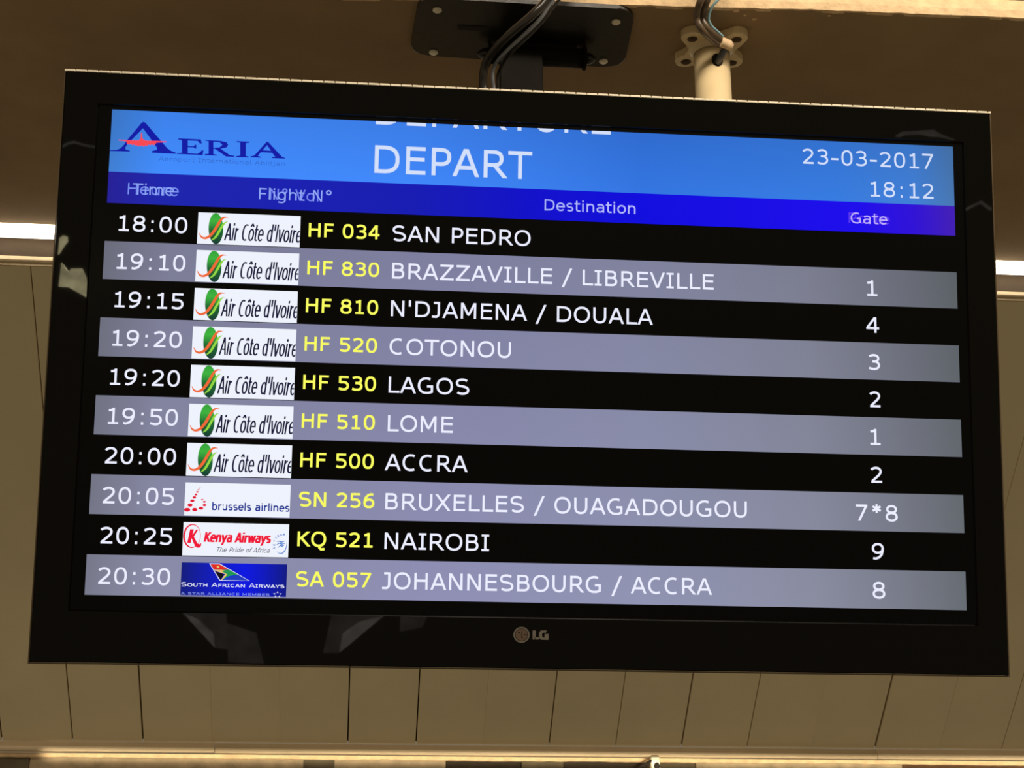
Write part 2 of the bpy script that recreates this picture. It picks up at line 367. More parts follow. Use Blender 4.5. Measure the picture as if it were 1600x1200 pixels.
# ------------------------------------------------------------ materials
M_soffit = plain('brown_paint', (154, 128, 92), 0.85, var=0.10, scale=9, bump=0.25, bscale=260)
M_panel = plain('beige_enamel', (228, 214, 178), 0.42, var=0.05, scale=6, bump=0.12, bscale=420, spec=0.35)
M_back = plain('panel_gap', (20, 15, 10), 0.9, var=0.1)
M_trim = plain('cream_enamel', (214, 196, 162), 0.35, var=0.05, scale=12)
M_ridge = plain('ridge_gloss', (246, 232, 200), 0.16, metal=0.7, var=0.04, scale=12, spec=1.0)
M_bead = plain('cream_gloss', (236, 214, 178), 0.4, var=0.04, scale=12)
M_fascia = plain('tan_paint', (68, 52, 33), 0.7, var=0.10, scale=14, bump=0.1)
M_plaster = plain('plaster', (222, 192, 150), 0.9, var=0.14, scale=60, bump=0.8, bscale=120)
M_plaster_dim = plain('grey_plaster', (190, 172, 142), 0.9, var=0.22, scale=26, bump=0.5, bscale=120)
M_dark_board = plain('dark_board', (62, 52, 38), 0.8, var=0.22, scale=30)
M_grey_board = plain('taupe_board', (108, 98, 76), 0.8, var=0.18, scale=30)
M_brown_board = plain('umber_board', (104, 76, 48), 0.8, var=0.2, scale=30)
M_gloss = plain('piano_black', (5, 5, 4), 0.015, var=0.1, scale=3, spec=0.24)
M_glass = plain('panel_black', (6, 6, 6), 0.2, var=0.05, scale=3, spec=0.15)
M_shell = plain('black_plastic', (20, 20, 20), 0.5, var=0.1, bump=0.2)
M_rim = plain('clear_edging', (250, 240, 215), 0.3, var=0.03, spec=0.8)
M_rim_side = plain('shaded_edging', (92, 78, 58), 0.2, var=0.05, spec=0.8)  # shaded copy of the top edging, its darkness put into the colour
M_plate = plain('black_enamel', (26, 22, 16), 0.30, var=0.25, scale=24, bump=0.15, bscale=90)
M_arm = plain('grey_steel', (22, 19, 14), 0.7, var=0.18, scale=40, bump=0.2, spec=0.12)
M_screw = plain('zinc_screw', (235, 225, 200), 0.4, metal=0.2, var=0.1)
M_pole = plain('cream_paint', (236, 214, 168), 0.28, var=0.07, scale=22, bump=0.1, bscale=60)
M_hole = plain('dark_hole', (28, 20, 12), 0.8)
M_bolt = plain('bolt_and_recess_brown', (78, 58, 34), 0.7, var=0.2)
M_cable = plain('brown_cable', (92, 76, 58), 0.28, var=0.15, scale=60)
M_cable_blk = plain('black_cable', (36, 32, 27), 0.26, var=0.15, scale=60)
M_cable_grey = plain('grey_cable', (120, 124, 128), 0.35, var=0.1)
M_blue = plain('blue_wire', (150, 192, 204), 0.35, var=0.08)
M_tape = plain('cream_tape', (226, 196, 156), 0.6, var=0.1)
M_plug = plain('slate_plug', (76, 78, 80), 0.35, var=0.1)
M_white = plain('white_plastic', (250, 244, 220), 0.4, var=0.03)

def lamp_mat():
    m, nt, b = new_mat('tube_glow')
    b.inputs['Emission Color'].default_value = (1.0, 0.90, 0.74, 1)
    b.inputs['Emission Strength'].default_value = 5.0
    return m
M_lamp = lamp_mat()

# ------------------------------------------------------------ large structure
X0, X1 = -1.45, 2.15
def wav(x, f, a): return a * noise.noise(Vector((x * f, 3.1, 7.7)))

# brown soffit the mounts hang from
bm = bmesh.new()
n = 60
def edge_y(x): return 1.816 - 0.044 * (x - 0.17) if x < 0.6 else 1.797 - 0.02 * (x - 0.6)
ra, rb, rc, rd = [], [], [], []
for i in range(n + 1):
    x = X0 + (X1 - X0) * i / n
    ra.append(bm.verts.new((x, edge_y(x), 2.78))); rb.append(bm.verts.new((x, 2.568, 2.78)))
    rc.append(bm.verts.new((x, 2.568, 2.86))); rd.append(bm.verts.new((x, edge_y(x), 2.86)))
for i in range(n):
    for a, b in ((ra, rb), (rb, rc), (rc, rd), (rd, ra)):
        bm.faces.new([a[i], a[i+1], b[i+1], b[i]][::-1])
bm.faces.new([ra[0], rb[0], rc[0], rd[0]]); bm.faces.new([ra[n], rd[n], rc[n], rb[n]])
bmesh.ops.recalc_face_normals(bm, faces=bm.faces[:])
ceiling = structure(from_bm('ceiling', bm, M_soffit), 'dark brown painted soffit that both mounts are fixed to')
bm = bmesh.new()
for x, y, r in ((0.473, 1.805, .004), (0.487, 1.815, .0022), (0.502, 1.823, .0032), (0.60, 1.806, .002)):
    bmesh.ops.create_icosphere(bm, subdivisions=1, radius=r, matrix=Matrix.Translation((x, y, 2.7795)) @ Matrix.Diagonal((1.3, 1, .4, 1)))
o = from_bm('plaster_chip', bm, M_plaster, ceiling); o['kind'] = 'stuff'

# plaster strip on the soffit's front edge, ragged below
bm = bmesh.new(); n = 420
rows = [[], [], [], [], []]
for i in range(n + 1):
    x = X0 + (X1 - X0) * i / n; y = edge_y(x)
    rag = 0.0009 * noise.noise(Vector((x * 60, 0, 0))) + 0.0011 * noise.noise(Vector((x * 17, 5, 0)))
    rows[0].append(bm.verts.new((x, y + .003, 2.780 + rag)))
    rows[1].append(bm.verts.new((x, y - .004, 2.780 + rag)))
    rows[2].append(bm.verts.new((x, y - .006 + wav(x, 40, .001), 2.790)))
    rows[3].append(bm.verts.new((x, y - .005 + wav(x + 9, 30, .001), 2.8065)))
    rows[4].append(bm.verts.new((x, y + .003, 2.8065)))
for a, b in zip(rows, rows[1:]):
    for i in range(n): bm.faces.new([a[i], a[i+1], b[i+1], b[i]])
bmesh.ops.recalc_face_normals(bm, faces=bm.faces[:])
structure(from_bm('trim_1', bm, M_plaster), 'rough cream plaster edge along the front of the soffit')

bm = bmesh.new(); rows = [[], [], [], []]
for i in range(61):
    x = X0 + (X1 - X0) * i / 60; y = edge_y(x)
    for r, (yy, zz) in zip(rows, ((y - .003, 2.8095), (y - .011, 2.8105), (y - .011, 3.10), (y + .03, 3.10))): r.append(bm.verts.new((x, yy, zz)))
for a, b in zip(rows, rows[1:]):
    for i in range(60): bm.faces.new([a[i], a[i+1], b[i+1], b[i]])
bmesh.ops.recalc_face_normals(bm, faces=bm.faces[:])
structure(from_bm('wall_front', bm, M_plaster), 'cream fascia above the plaster edge')
bm = bmesh.new(); box(bm, X0, X1, 1.84, 2.70, 2.865, 3.08)
structure(from_bm('ceiling_slab', bm, M_back), 'dark ceiling void above the soffit')

def extrude(name, prof, mat, x0=X0, x1=X1, parent=None, smooth=False):
    bm = bmesh.new()
    a = [bm.verts.new((x0, y, z)) for y, z in prof]; b = [bm.verts.new((x1, y, z)) for y, z in prof]
    for i in range(len(prof)):
        j = (i + 1) % len(prof); f = bm.faces.new([a[i], a[j], b[j], b[i]]); f.smooth = smooth
    bm.faces.new(a[::-1]); bm.faces.new(b)
    bmesh.ops.recalc_face_normals(bm, faces=bm.faces[:])
    return from_bm(name, bm, mat, parent)

# fascia under the tube lamps, its rounded bead and lip
fr = structure(extrude('trim_2', [(2.63, 2.744), (2.63, 2.862), (2.66, 2.862), (2.66, 2.744)], M_fascia), 'tan fascia board behind the tube lamps')
bead = [(2.634, 2.7460), (2.629, 2.7455), (2.6255, 2.7435), (2.6235, 2.7405), (2.6222, 2.7375), (2.6222, 2.7355), (2.6240, 2.7340), (2.634, 2.7340)]
extrude('bead', bead, M_bead, parent=fr, smooth=True)
extrude('lip', [(2.628, 2.7338), (2.640, 2.7338), (2.640, 2.7275), (2.628, 2.7275)], M_trim, parent=fr)

# sloping bulkhead of long beige panels
bulk = structure(empty('wall_back', (0, 2.63, 2.7268)), 'sloping bulkhead of long beige metal panels')
D_ = Vector((0.0, 0.7632, -0.6462)); N_ = Vector((0.0, -0.6462, -0.7632))
LEN = 1.106; W_ = 0.1435
bm = bmesh.new()
q = [bm.verts.new(Vector((x, 0, 0)) + D_ * t - N_ * 0.012) for x, t in ((X0, -.01), (X1, -.01), (X1, LEN), (X0, LEN))]
q2 = [bm.verts.new(v.co - N_ * 0.02) for v in q]
bm.faces.new(q); bm.faces.new(q2[::-1])
for i in range(4): bm.faces.new([q[i], q2[i], q2[(i+1) % 4], q[(i+1) % 4]])
bmesh.ops.recalc_face_normals(bm, faces=bm.faces[:])
from_bm('backing', bm, M_back, bulk)
bm = bmesh.new()
w = W_ - 0.0014; e = 0.0022
prof = [(-w/2, -.011), (-w/2, -.0012), (-w/2 + .0009, 0.0), (w/2 - .0009, 0.0), (w/2, -.0012), (w/2, -.011)]
A = [bm.verts.new(Vector((x, 0, 0)) + N_ * z) for x, z in prof]; B = [bm.verts.new(Vector((x, 0, 0)) + D_ * (LEN - .0028) + N_ * z) for x, z in prof]
for i in range(len(prof) - 1): bm.faces.new([A[i], A[i+1], B[i+1], B[i]])
bm.faces.new(A[::-1]); bm.faces.new(B)
bmesh.ops.recalc_face_normals(bm, faces=bm.faces[:])
pm = bpy.data.meshes.new('panel'); bm.to_mesh(pm); bm.free(); pm.materials.append(M_panel)
step = [0.0, .0008, -.0006, .0009, 0.0, -.0004, .0002, .0011, -.0005, .0006, -.0010, .0003, .0008, -.0007, .0004]
for k in range(-5, 19):
    o = bpy.data.objects.new('panel', pm); COL.objects.link(o); o.parent = bulk
    o.location = Vector((-0.594 + W_ * (k + 0.5), 0, 0)) + N_ * step[k % 15] * 0.4
    o.rotation_euler = (0, random.uniform(-.003, .003), random.uniform(-.0012, .0012))

# aluminium trim along the foot of the panels: three lengths
foot = structure(empty('trim_3', (0, 3.475, 2.013)), 'cream metal trim with a bright rounded lip along the foot of the panels')
def foot_piece(x0, x1, dz):
    z0 = 2.013 + dz
    p = [(3.478, 0), (3.470, -.0008), (3.468, -.0095)] + \
        [(3.4645 - 0.0055 * math.cos(math.radians(a)), -.0157 + 0.0056 * math.sin(math.radians(a))) for a in range(80, -81, -16)] + [(3.468, -.0216), (3.480, -.0216)]
    return extrude('trim_length', [(y - 3.475, z0 + z - 2.013) for y, z in p], M_bead, x0, x1, foot, True)
foot_piece(X0, -0.2995, 0.0005); foot_piece(-0.298, 1.127, -0.0004); foot_piece(1.1285, X1, 0.0)

# lower wall: plaster edge, then dull boards of different tone side by side
low = structure(empty('wall_lower', (0, 3.485, 1.98)), 'lower wall of plaster and dark boards under the trim')
bm = bmesh.new(); n = 300; rows = [[], [], [], []]
for i in range(n + 1):
    x = X0 + (X1 - X0) * i / n
    rag = 0.0012 * noise.noise(Vector((x * 45, 1, 0))) + .0016 * noise.noise(Vector((x * 9, 5, 0)))
    for r, (yy, zz) in zip(rows, ((.005, .0092), (-.010, .0092), (-.010, .001 + rag), (.005, .000 + rag))): r.append(bm.verts.new((x, yy, zz)))
for a, b in zip(rows, rows[1:]):
    for i in range(n): bm.faces.new([a[i], a[i+1], b[i+1], b[i]])
bmesh.ops.recalc_face_normals(bm, faces=bm.faces[:])
from_bm('plaster_edge', bm, M_plaster, low)
def bx(px): return -0.169 + (px - 434) * 0.00137
tones = [(-520, -60, M_dark_board), (-60, 60, M_grey_board), (60, 475, M_plaster_dim), (475, 522, M_grey_board), (522, 695, M_plaster_dim), (695, 813, M_dark_board),
         (813, 880, M_grey_board), (880, 1012, M_dark_board), (1012, 1090, M_grey_board), (1090, 1425, M_plaster_dim), (1425, 1780, M_brown_board)]
for i, (a, b, m) in enumerate(tones):
    bm = bmesh.new(); d = 0.0025 * (i % 3)
    box(bm, bx(a) + .0005, bx(b) - .0005, -.004 + d, .02, -.42, .004, bevel=.0012)
    from_bm('board', bm, m, low)

# glowing shapes added unseen behind the viewer, outlined so the bezel mirrors pale patches
def glow_mat(name, col, s0, s1):
    m, nt, b = new_mat(name)
    b.inputs['Emission Color'].default_value = col
    nz = nt.nodes.new('ShaderNodeTexNoise'); nz.inputs['Scale'].default_value = 14; tc = nt.nodes.new('ShaderNodeTexCoord')
    mr = nt.nodes.new('ShaderNodeMapRange'); mr.inputs['From Min'].default_value = .35; mr.inputs['From Max'].default_value = .65
    mr.inputs['To Min'].default_value = s0; mr.inputs['To Max'].default_value = s1
    nt.links.new(tc.outputs['Object'], nz.inputs['Vector']); nt.links.new(nz.outputs['Fac'], mr.inputs['Value']); nt.links.new(mr.outputs['Result'], b.inputs['Emission Strength'])
    return m
M_mirror_glow = glow_mat('mirror_glow', (1.0, 0.88, 0.50, 1), 6.0, 11.5)
M_dim_glow = glow_mat('dim_mirror_glow', (1.0, 0.92, 0.78, 1), 0.7, 1.1)
def mirror_glows(name, label, x0, z0, outlines, mat):
    w = structure(empty(name, (x0, -3.0, z0)), label)
    for outl in outlines:
        bm = bmesh.new()
        a = [bm.verts.new((x - x0, 0, z - z0)) for x, z in outl]; c = [bm.verts.new((x - x0, -.02, z - z0)) for x, z in outl]
        bm.faces.new(a); bm.faces.new(c[::-1])
        for i in range(len(a)): bm.faces.new([a[i], c[i], c[(i+1) % len(a)], a[(i+1) % len(a)]])
        bmesh.ops.triangulate(bm, faces=bm.faces[:]); bmesh.ops.recalc_face_normals(bm, faces=bm.faces[:])
        from_bm('glow_piece', bm, mat, w)
mirror_glows('glow_patch_1', 'bright shape added behind the viewer for the bezel to mirror', -1.2, 2.5,
         ([(-1.256, 2.566), (-1.238, 2.54), (-1.227, 2.53), (-1.215, 2.544), (-1.174, 2.545), (-1.158, 2.512), (-1.151, 2.468), (-1.153, 2.429), (-1.197, 2.453), (-1.225, 2.468), (-1.264, 2.469)],
          [(-1.266, 2.666), (-1.251, 2.677), (-1.236, 2.673), (-1.235, 2.652), (-1.248, 2.636), (-1.26, 2.615), (-1.27, 2.599)]), M_mirror_glow)
mirror_glows('glow_patch_2', 'dim slivers added behind the viewer for the bezel to mirror', 0.6, 3.0,
         ([(2.498, 2.926), (2.54, 2.949), (2.581, 2.97), (2.627, 2.942), (2.628, 2.931), (2.582, 2.959), (2.54, 2.938), (2.499, 2.915)],
          [(-1.265, 3.041), (-1.243, 3.055), (-1.218, 3.061), (-1.177, 3.05), (-1.128, 3.044), (-1.128, 3.036), (-1.176, 3.042), (-1.217, 3.053), (-1.243, 3.047), (-1.265, 3.033)],
          [(2.198, 3.229), (2.225, 3.249), (2.281, 3.254), (2.359, 3.263), (2.393, 3.245), (2.456, 3.224), (2.394, 3.235), (2.352, 3.235), (2.31, 3.242), (2.24, 3.236), (2.221, 3.227)]), M_dim_glow)
mirror_glows('glow_patch_3', 'dim low shapes added behind the viewer for the bezel to mirror', -0.3, 1.05,
         ([(-0.733, 1.15), (-0.559, 1.158), (-0.553, 1.106), (-0.432, 1.068), (-0.397, 0.944), (-0.541, 0.947), (-0.545, 1.0), (-0.597, 1.007), (-0.604, 1.065), (-0.668, 1.122)],
          [(-0.124, 1.147), (0.093, 1.151), (-0.013, 1.122), (-0.077, 1.073), (-0.088, 0.993), (-0.154, 0.992)],
          [(0.161, 1.155), (0.273, 1.154), (0.253, 1.105), (0.161, 1.085)]), glow_mat('grey_mirror_glow', (1.0, 0.9, 0.78, 1), 0.35, 0.55))

# ------------------------------------------------------------ tube lamps
def tube_lamp(x0, x1, label):
    t = tag(empty('tube_lamp', ((x0 + x1) / 2, 2.59, 2.776)), label, 'lamp', 'tube lamps behind the soffit edge')
    h = (x1 - x0) / 2
    bm = bmesh.new(); tube(bm, [(-h + .012, 0, 0), (h - .012, 0, 0)], 0.0125, 20); from_bm('tube', bm, M_lamp, t)
    for s in (-1, 1):
        bm = bmesh.new(); tube(bm, [(s * (h - .013), 0, 0), (s * h, 0, 0)], 0.0128, 20); from_bm('end_cap', bm, M_white, t)
    bm = bmesh.new(); box(bm, -h, h, .0135, .038, .004, .026, .002); from_bm('batten', bm, M_white, t)
tube_lamp(-1.40, 0.28, 'glowing tube lamp seen left of the television')
tube_lamp(0.285, 2.10, 'glowing tube lamp seen right of the television')

# ------------------------------------------------------------ television
TVH = 692.4
tv = tag(empty('television', (0.1964, 1.82327, 1.90127), (math.radians(90 + 10.382), 0, 0)),
         'wide black flat television showing a flight departures board', 'television')
def P(u, v, d=0.0): return ((u - 565) / 1000, (TVH - v) / 1000, d / 1000)

def rect_loops(bm, loops):
    prev = None
    for u0, v0, u1, v1, z in loops:
        cur = [bm.verts.new(P(u, v, z)) for u, v in ((u0, v0), (u1, v0), (u1, v1), (u0, v1))]
        if prev:
            for i in range(4): bm.faces.new([prev[i], prev[(i+1) % 4], cur[(i+1) % 4], cur[i]][::-1])
        prev = cur
bm = bmesh.new()
rect_loops(bm, [(2, 2, 1128, 690.4, -12), (2, 2, 1128, 690.4, -.6), (3, 3, 1127, 689.4, 2.0), (3.4, 3.4, 1126.6, 689, 2.2), (41, 41, 1093, 633.6, 2.2), (42.5, 42.5, 1091.5, 632, -.4), (42.5, 42.5, 1091.5, 632, -6)])
bmesh.ops.recalc_face_normals(bm, faces=bm.faces[:])
bez = from_bm('bezel', bm, M_gloss, tv); bez['label'] = 'glossy black bezel with a lower maker\'s badge'
bm = bmesh.new()
def pbox(bm, u0, u1, v0, v1, z0, z1, bev=0.0):
    a = P(u0, v1, z0); b = P(u1, v0, z1); box(bm, a[0], b[0], a[1], b[1], a[2], b[2], bev)
pbox(bm, 8, 1122, 8, 684, -45, -6, .006)
pbox(bm, 210, 920, 160, 600, -72, -40, .012)
from_bm('housing', bm, M_shell, tv)
# clear edging: the top strip is notched at regular steps
bm = bmesh.new(); k = 0
u = 0.0
while u < 1129:
    pbox(bm, u, min(u + 12.5, 1130), -.3, 2.6, -11, 1.2, .0006); u += 13.25
o = from_bm('top_edging', bm, M_rim, tv); o['label'] = 'bright pale notched edging along the top'
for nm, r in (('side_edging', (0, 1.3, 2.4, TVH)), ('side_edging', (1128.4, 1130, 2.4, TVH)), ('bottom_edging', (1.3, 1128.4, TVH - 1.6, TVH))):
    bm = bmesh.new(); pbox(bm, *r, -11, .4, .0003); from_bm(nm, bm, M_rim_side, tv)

bm = bmesh.new()
v = [bm.verts.new(P(a, b, 0)) for a, b in ((42.5, 632), (1091.5, 632), (1091.5, 38), (42.5, 38))]; bm.faces.new(v)
screen = from_bm('screen', bm, M_glass, tv); screen['label'] = 'lit display panel with the departures table'

from mathutils.geometry import tessellate_polygon
def flat(name, layers, mats, parent, off=(0, 0), local=False):
    """layers: (polygons, holes or None, material index, depth mm). Faces look out of the screen"""
    bm = bmesh.new()
    for polys, holes, mi, d in layers:
        for p in polys:
            loops = [[Vector((a, b, 0)) for a, b in p]] + ([[Vector((a, b, 0)) for a, b in h] for h in holes] if holes else [])
            flatpts = [q for l in loops for q in l]
            vs = [bm.verts.new(((q.x) / 1000, -(q.y) / 1000, d / 1000) if local else P(q.x, q.y, d)) for q in flatpts]
            if len(p) <= 4 and not holes:
                tris = [tuple(range(len(p)))]
            else:
                tris = tessellate_polygon(loops)
            for t in tris:
                try: f = bm.faces.new([vs[i] for i in t])
                except ValueError: continue
                f.material_index = mi; f.normal_update()
                if f.normal.z < 0: f.normal_flip()
    return from_bm(name, bm, mats, parent)

def rect(u0, v0, u1, v1): return [(u0, v0), (u1, v0), (u1, v1), (u0, v1)]
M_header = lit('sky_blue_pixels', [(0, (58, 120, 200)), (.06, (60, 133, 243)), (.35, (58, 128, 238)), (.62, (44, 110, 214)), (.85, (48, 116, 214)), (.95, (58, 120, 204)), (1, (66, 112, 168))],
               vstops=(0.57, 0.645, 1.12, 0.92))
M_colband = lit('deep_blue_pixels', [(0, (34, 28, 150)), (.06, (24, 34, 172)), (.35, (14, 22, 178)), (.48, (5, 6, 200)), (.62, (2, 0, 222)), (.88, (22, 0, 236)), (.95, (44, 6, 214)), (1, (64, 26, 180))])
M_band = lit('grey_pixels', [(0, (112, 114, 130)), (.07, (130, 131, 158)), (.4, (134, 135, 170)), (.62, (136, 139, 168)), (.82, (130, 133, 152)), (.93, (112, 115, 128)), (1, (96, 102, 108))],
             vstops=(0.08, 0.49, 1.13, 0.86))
M_text = lit('white_pixels', [(0, (236, 238, 255))])
M_head_text = lit('pale_pixels', [(0, (216, 228, 255))], 0.95)
M_yellow = lit('yellow_pixels', [(0, (250, 252, 96))])
M_col_text = lit('lilac_pixels', [(0, (140, 166, 244)), (.4, (150, 170, 246)), (.6, (186, 190, 252)), (1, (196, 170, 250))])
M_col_ghost = lit('faint_lilac_pixels', [(0, (120, 142, 240)), (.5, (110, 124, 236)), (.8, (92, 56, 238)), (1, (92, 56, 238))])
M_black = lit('black_pixels', [(0, (9, 9, 9))])

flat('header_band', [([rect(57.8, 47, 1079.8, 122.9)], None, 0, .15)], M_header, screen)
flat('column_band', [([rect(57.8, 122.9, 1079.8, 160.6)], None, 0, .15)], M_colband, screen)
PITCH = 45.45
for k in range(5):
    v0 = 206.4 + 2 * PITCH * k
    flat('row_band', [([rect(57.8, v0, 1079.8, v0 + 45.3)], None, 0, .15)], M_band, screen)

def lettering(text, x0, x1, base, cap, mat, w=0.1, d=.6, clip=None, name='lettering', **kw):
    polys = fit(text, x0, x1, base, cap, w, **kw)
    if clip is not None:
        polys = [q for q in (clip_y(p, clip, True) for p in polys) if len(q) > 2]
    return flat(name, [(polys, None, 0, d)], mat, screen)

rows_ = [('18:00', 'HF 034', 83.3, 'SAN PEDRO', 391.7, 556.2, '', 0, 0),
         ('19:10', 'HF 830', 84.3, 'BRAZZAVILLE / LIBREVILLE', 392.5, 778.2, '1', 967.3, 979.8),
         ('19:15', 'HF 810', 84.3, "N'DJAMENA / DOUALA", 392.3, 704.2, '4', 965.2, 981.0),
         ('19:20', 'HF 520', 84.3, 'COTONOU', 391.9, 534.7, '3', 967.3, 981.2),
         ('19:20', 'HF 530', 84.3, 'LAGOS', 392.1, 486.4, '2', 967.3, 980.6),
         ('19:50', 'HF 510', 84.3, 'LOME', 392.3, 468.2, '1', 967.3, 979.8),
         ('20:00', 'HF 500', 84.3, 'ACCRA', 390.1, 486.3, '2', 966.8, 980.6),
         ('20:05', 'SN 256', 86.4, 'BRUXELLES / OUAGADOUGOU', 392.0, 816.4, '7*8', 947.9, 998.8),
         ('20:25', 'KQ 521', 85.7, 'NAIROBI', 392.3, 512.8, '9', 966.4, 980.8),
         ('20:30', 'SA 057', 85.3, 'JOHANNESBOURG / ACCRA', 390.9, 774.4, '8', 966.2, 981.6)]
for k, (tm, fl, fw, de, d0, d1, gt, g0, g1) in enumerate(rows_):
    base = 193.7 + PITCH * k
    t0 = 71.6 if tm[0] == '2' else 73.1
    lettering(tm, t0, 151.7, base + .2, 18.9, M_text)
    lettering(fl, 293.0, 293.0 + fw, base - 1.3, 16.8, M_yellow, w=0.12)
    lettering(de, d0, d1, base, 19.0, M_text)
    if gt: lettering(gt, g0, g1, base + .6, 19.2, M_text)

lettering('DEPART', 368.0, 556.8, 111.2, 34.2, M_head_text)
lettering('DEPARTURE', 368.0, 652.1, 51.0, 34.2, M_head_text, clip=47.0)
lettering('23-03-2017', 889.6, 1054.2, 77.2, 19.4, M_head_text, w=.09)
lettering('18:12', 974.2, 1053.4, 115.1, 19.2, M_head_text, w=.09)
lettering('Heure', 81.0, 139.9, 149.4, 13.7, M_col_ghost, w=.085, d=.45)
lettering('Time', 86.8, 134.5, 149.4, 13.7, M_col_text, w=.085)
lettering('N° Vol', 246.0, 303.0, 149.2, 13.7, M_col_ghost, w=.085, d=.45)
lettering('Flight N°', 233.4, 318.3, 149.2, 13.7, M_col_text, w=.085)
lettering('Destination', 572.5, 682.8, 149.0, 13.8, M_col_text, w=.09)
lettering('Porte', 946.0, 997.5, 149.9, 13.7, M_col_ghost, w=.09, d=.45)
lettering('Gate', 948.5, 994.5, 149.9, 13.7, M_col_text, w=.09)

# airport emblem in the header
M_navy = lit('navy_pixels', [(0, (10, 22, 165))])
M_red = lit('coral_pixels', [(0, (246, 72, 84))])
M_sub = lit('dusk_blue_pixels', [(0, (46, 98, 196))])
al = flat('airport_logo', [([T['A1'], T['E'], T['I']], None, 0, .35), ([T['R']], [T['R_hole']], 0, .35), ([T['A2']], [T['A2_hole']], 0, .35),
                           ([T['plane']], None, 1, .55),
                           (fit('Aeroport International Abidjan', 114.9, 262.1, 107.2, 5.2, .08), None, 2, .35)], [M_navy, M_red, M_sub], screen)
al['label'] = 'navy airport wordmark with a red aeroplane across its first letter'

# airline emblems
M_paper = lit('white_tile_pixels', [(0, (238, 242, 252))])
M_ink = lit('ink_pixels', [(0, (24, 24, 58))])
M_orange = lit('orange_pixels', [(0, (240, 104, 54))])
M_lime = lit('lime_pixels', [(0, (146, 216, 66))])
def vgrad(name, stops, y0, y1):
    m = lit(name, stops); nt = m.node_tree
    mp = [q for q in nt.nodes if q.type == 'MAP_RANGE'][0]; sp = [q for q in nt.nodes if q.type == 'SEPXYZ'][0]
    mp.inputs['From Min'].default_value = y0; mp.inputs['From Max'].default_value = y1
    nt.links.new(sp.outputs['Y'], mp.inputs['Value']); return m
M_leaf = vgrad('leaf_pixels', [(0, (16, 56, 48)), (.45, (28, 104, 50)), (.75, (62, 178, 62)), (1, (50, 160, 56))], -.038, 0.0)
def ell(cx, cy, rx, ry, n=28): return [(cx + rx * math.cos(2*PI*i/n), cy + ry * math.sin(2*PI*i/n)) for i in range(n)]
def smooth2(pts, n=6): return [(p.x, p.y) for p in spline([(a, b, 0) for a, b in pts], n)]
def brush(pts, ws, n=6):
    c = smooth2(pts, n); w = [p[0] for p in smooth2([(x, 0) for x in ws], n)]
    return ribbon(c, [max(.1, q) for q in w])
def cut_right(polys, x):
    return [[(b, a) for a, b in q] for q in (clip_y([(b, a) for a, b in p], x, False) for p in polys) if len(q) > 2]
tile = rect(0, 0, 119.2, 37.8)
leaf = [(21.1 + 8.5 * math.cos(a) - 0.8 * math.sin(a) * -1, 19.0 + 18.8 * math.sin(a)) for a in [2*PI*i/32 for i in range(32)]]
ac_layers = [([tile], None, 0, .30), ([leaf], None, 1, .42),
             (brush(T['ac_orange'], (.4, 1.9, 2.6, 3.0, 3.3, 3.2, 2.8, 1.9, .3)), None, 2, .62),
             (brush(T['ac_green'], (1.0, 2.5, 2.8, 2.4, 1.4, .2)), None, 3, .52),
             (cut_right([[(x, y) for x, y in p] for p in fit("Air Côte d'lvoire", 30.9, 121.4, 32.7, 20.6, .064, shear=.30)], 119.0), None, 4, .60)]
def place_logo(layers, mats, row, label):
    o = flat('airline_logo', layers, mats, screen, local=True)
    o.location = P(163.8, 167.8 + PITCH * row, 0); o['label'] = label
    return o
first = place_logo(ac_layers, [M_paper, M_leaf, M_orange, M_lime, M_ink], 0, 'white tile with a green leaf, two swooshes and an italic airline name')
for r in range(1, 7):
    c = first.copy(); COL.objects.link(c); c.parent = screen; c.location = P(163.8, 167.8 + PITCH * r, 0)

M_crimson = lit('crimson_pixels', [(0, (228, 24, 52))])
M_royal = lit('royal_pixels', [(0, (22, 48, 146))])
dots = [ell(x, y, rx, ry, 16) for x, y, rx, ry in T['br_dots']]
place_logo([([tile], None, 0, .30), (dots, None, 1, .45), (fit('brussels airlines', 31.2, 118.9, 31.0, 8.9, .118), None, 2, .6)],
           [M_paper, M_crimson, M_royal], 7, 'white tile with a letter of red dots and a blue airline name')

M_scarlet = lit('scarlet_pixels', [(0, (240, 22, 56))])
M_sky = lit('mid_blue_pixels', [(0, (70, 124, 206))])
M_pen = lit('pen_pixels', [(0, (76, 74, 96))])
ring = [(10.4 + 9.2 * math.cos(a), 15.5 + 13.0 * math.sin(a)) for a in [2*PI*i/36 for i in range(37)]]
ringw = [1.25 - .75 * math.cos(2*PI*i/36) for i in range(37)]; ring[-1] = ring[0]
sky_letters = []
for ch, (x, y), a in zip('SKYTEAM', T['kq_letters'], (-100, -88, -72, -52, -36, -20, -6)):
    a = math.radians(a)
    for p in fit(ch, -1.05, 1.05, 1.2, 2.4, .16):
        sky_letters.append([(x + q[0] * math.cos(a) - q[1] * math.sin(a), y + q[0] * math.sin(a) + q[1] * math.cos(a)) for q in p])
wv = T['kq_wave']; waves = []
for i in range(3): waves += brush(wv[i*4:i*4+4], (.4, 1.2, 1.3, .4))
arc_ = [(110.6 + 6.6 * math.cos(math.radians(a)), 22.4 + 11.0 * math.sin(math.radians(a))) for a in range(-10, 131, 10)]
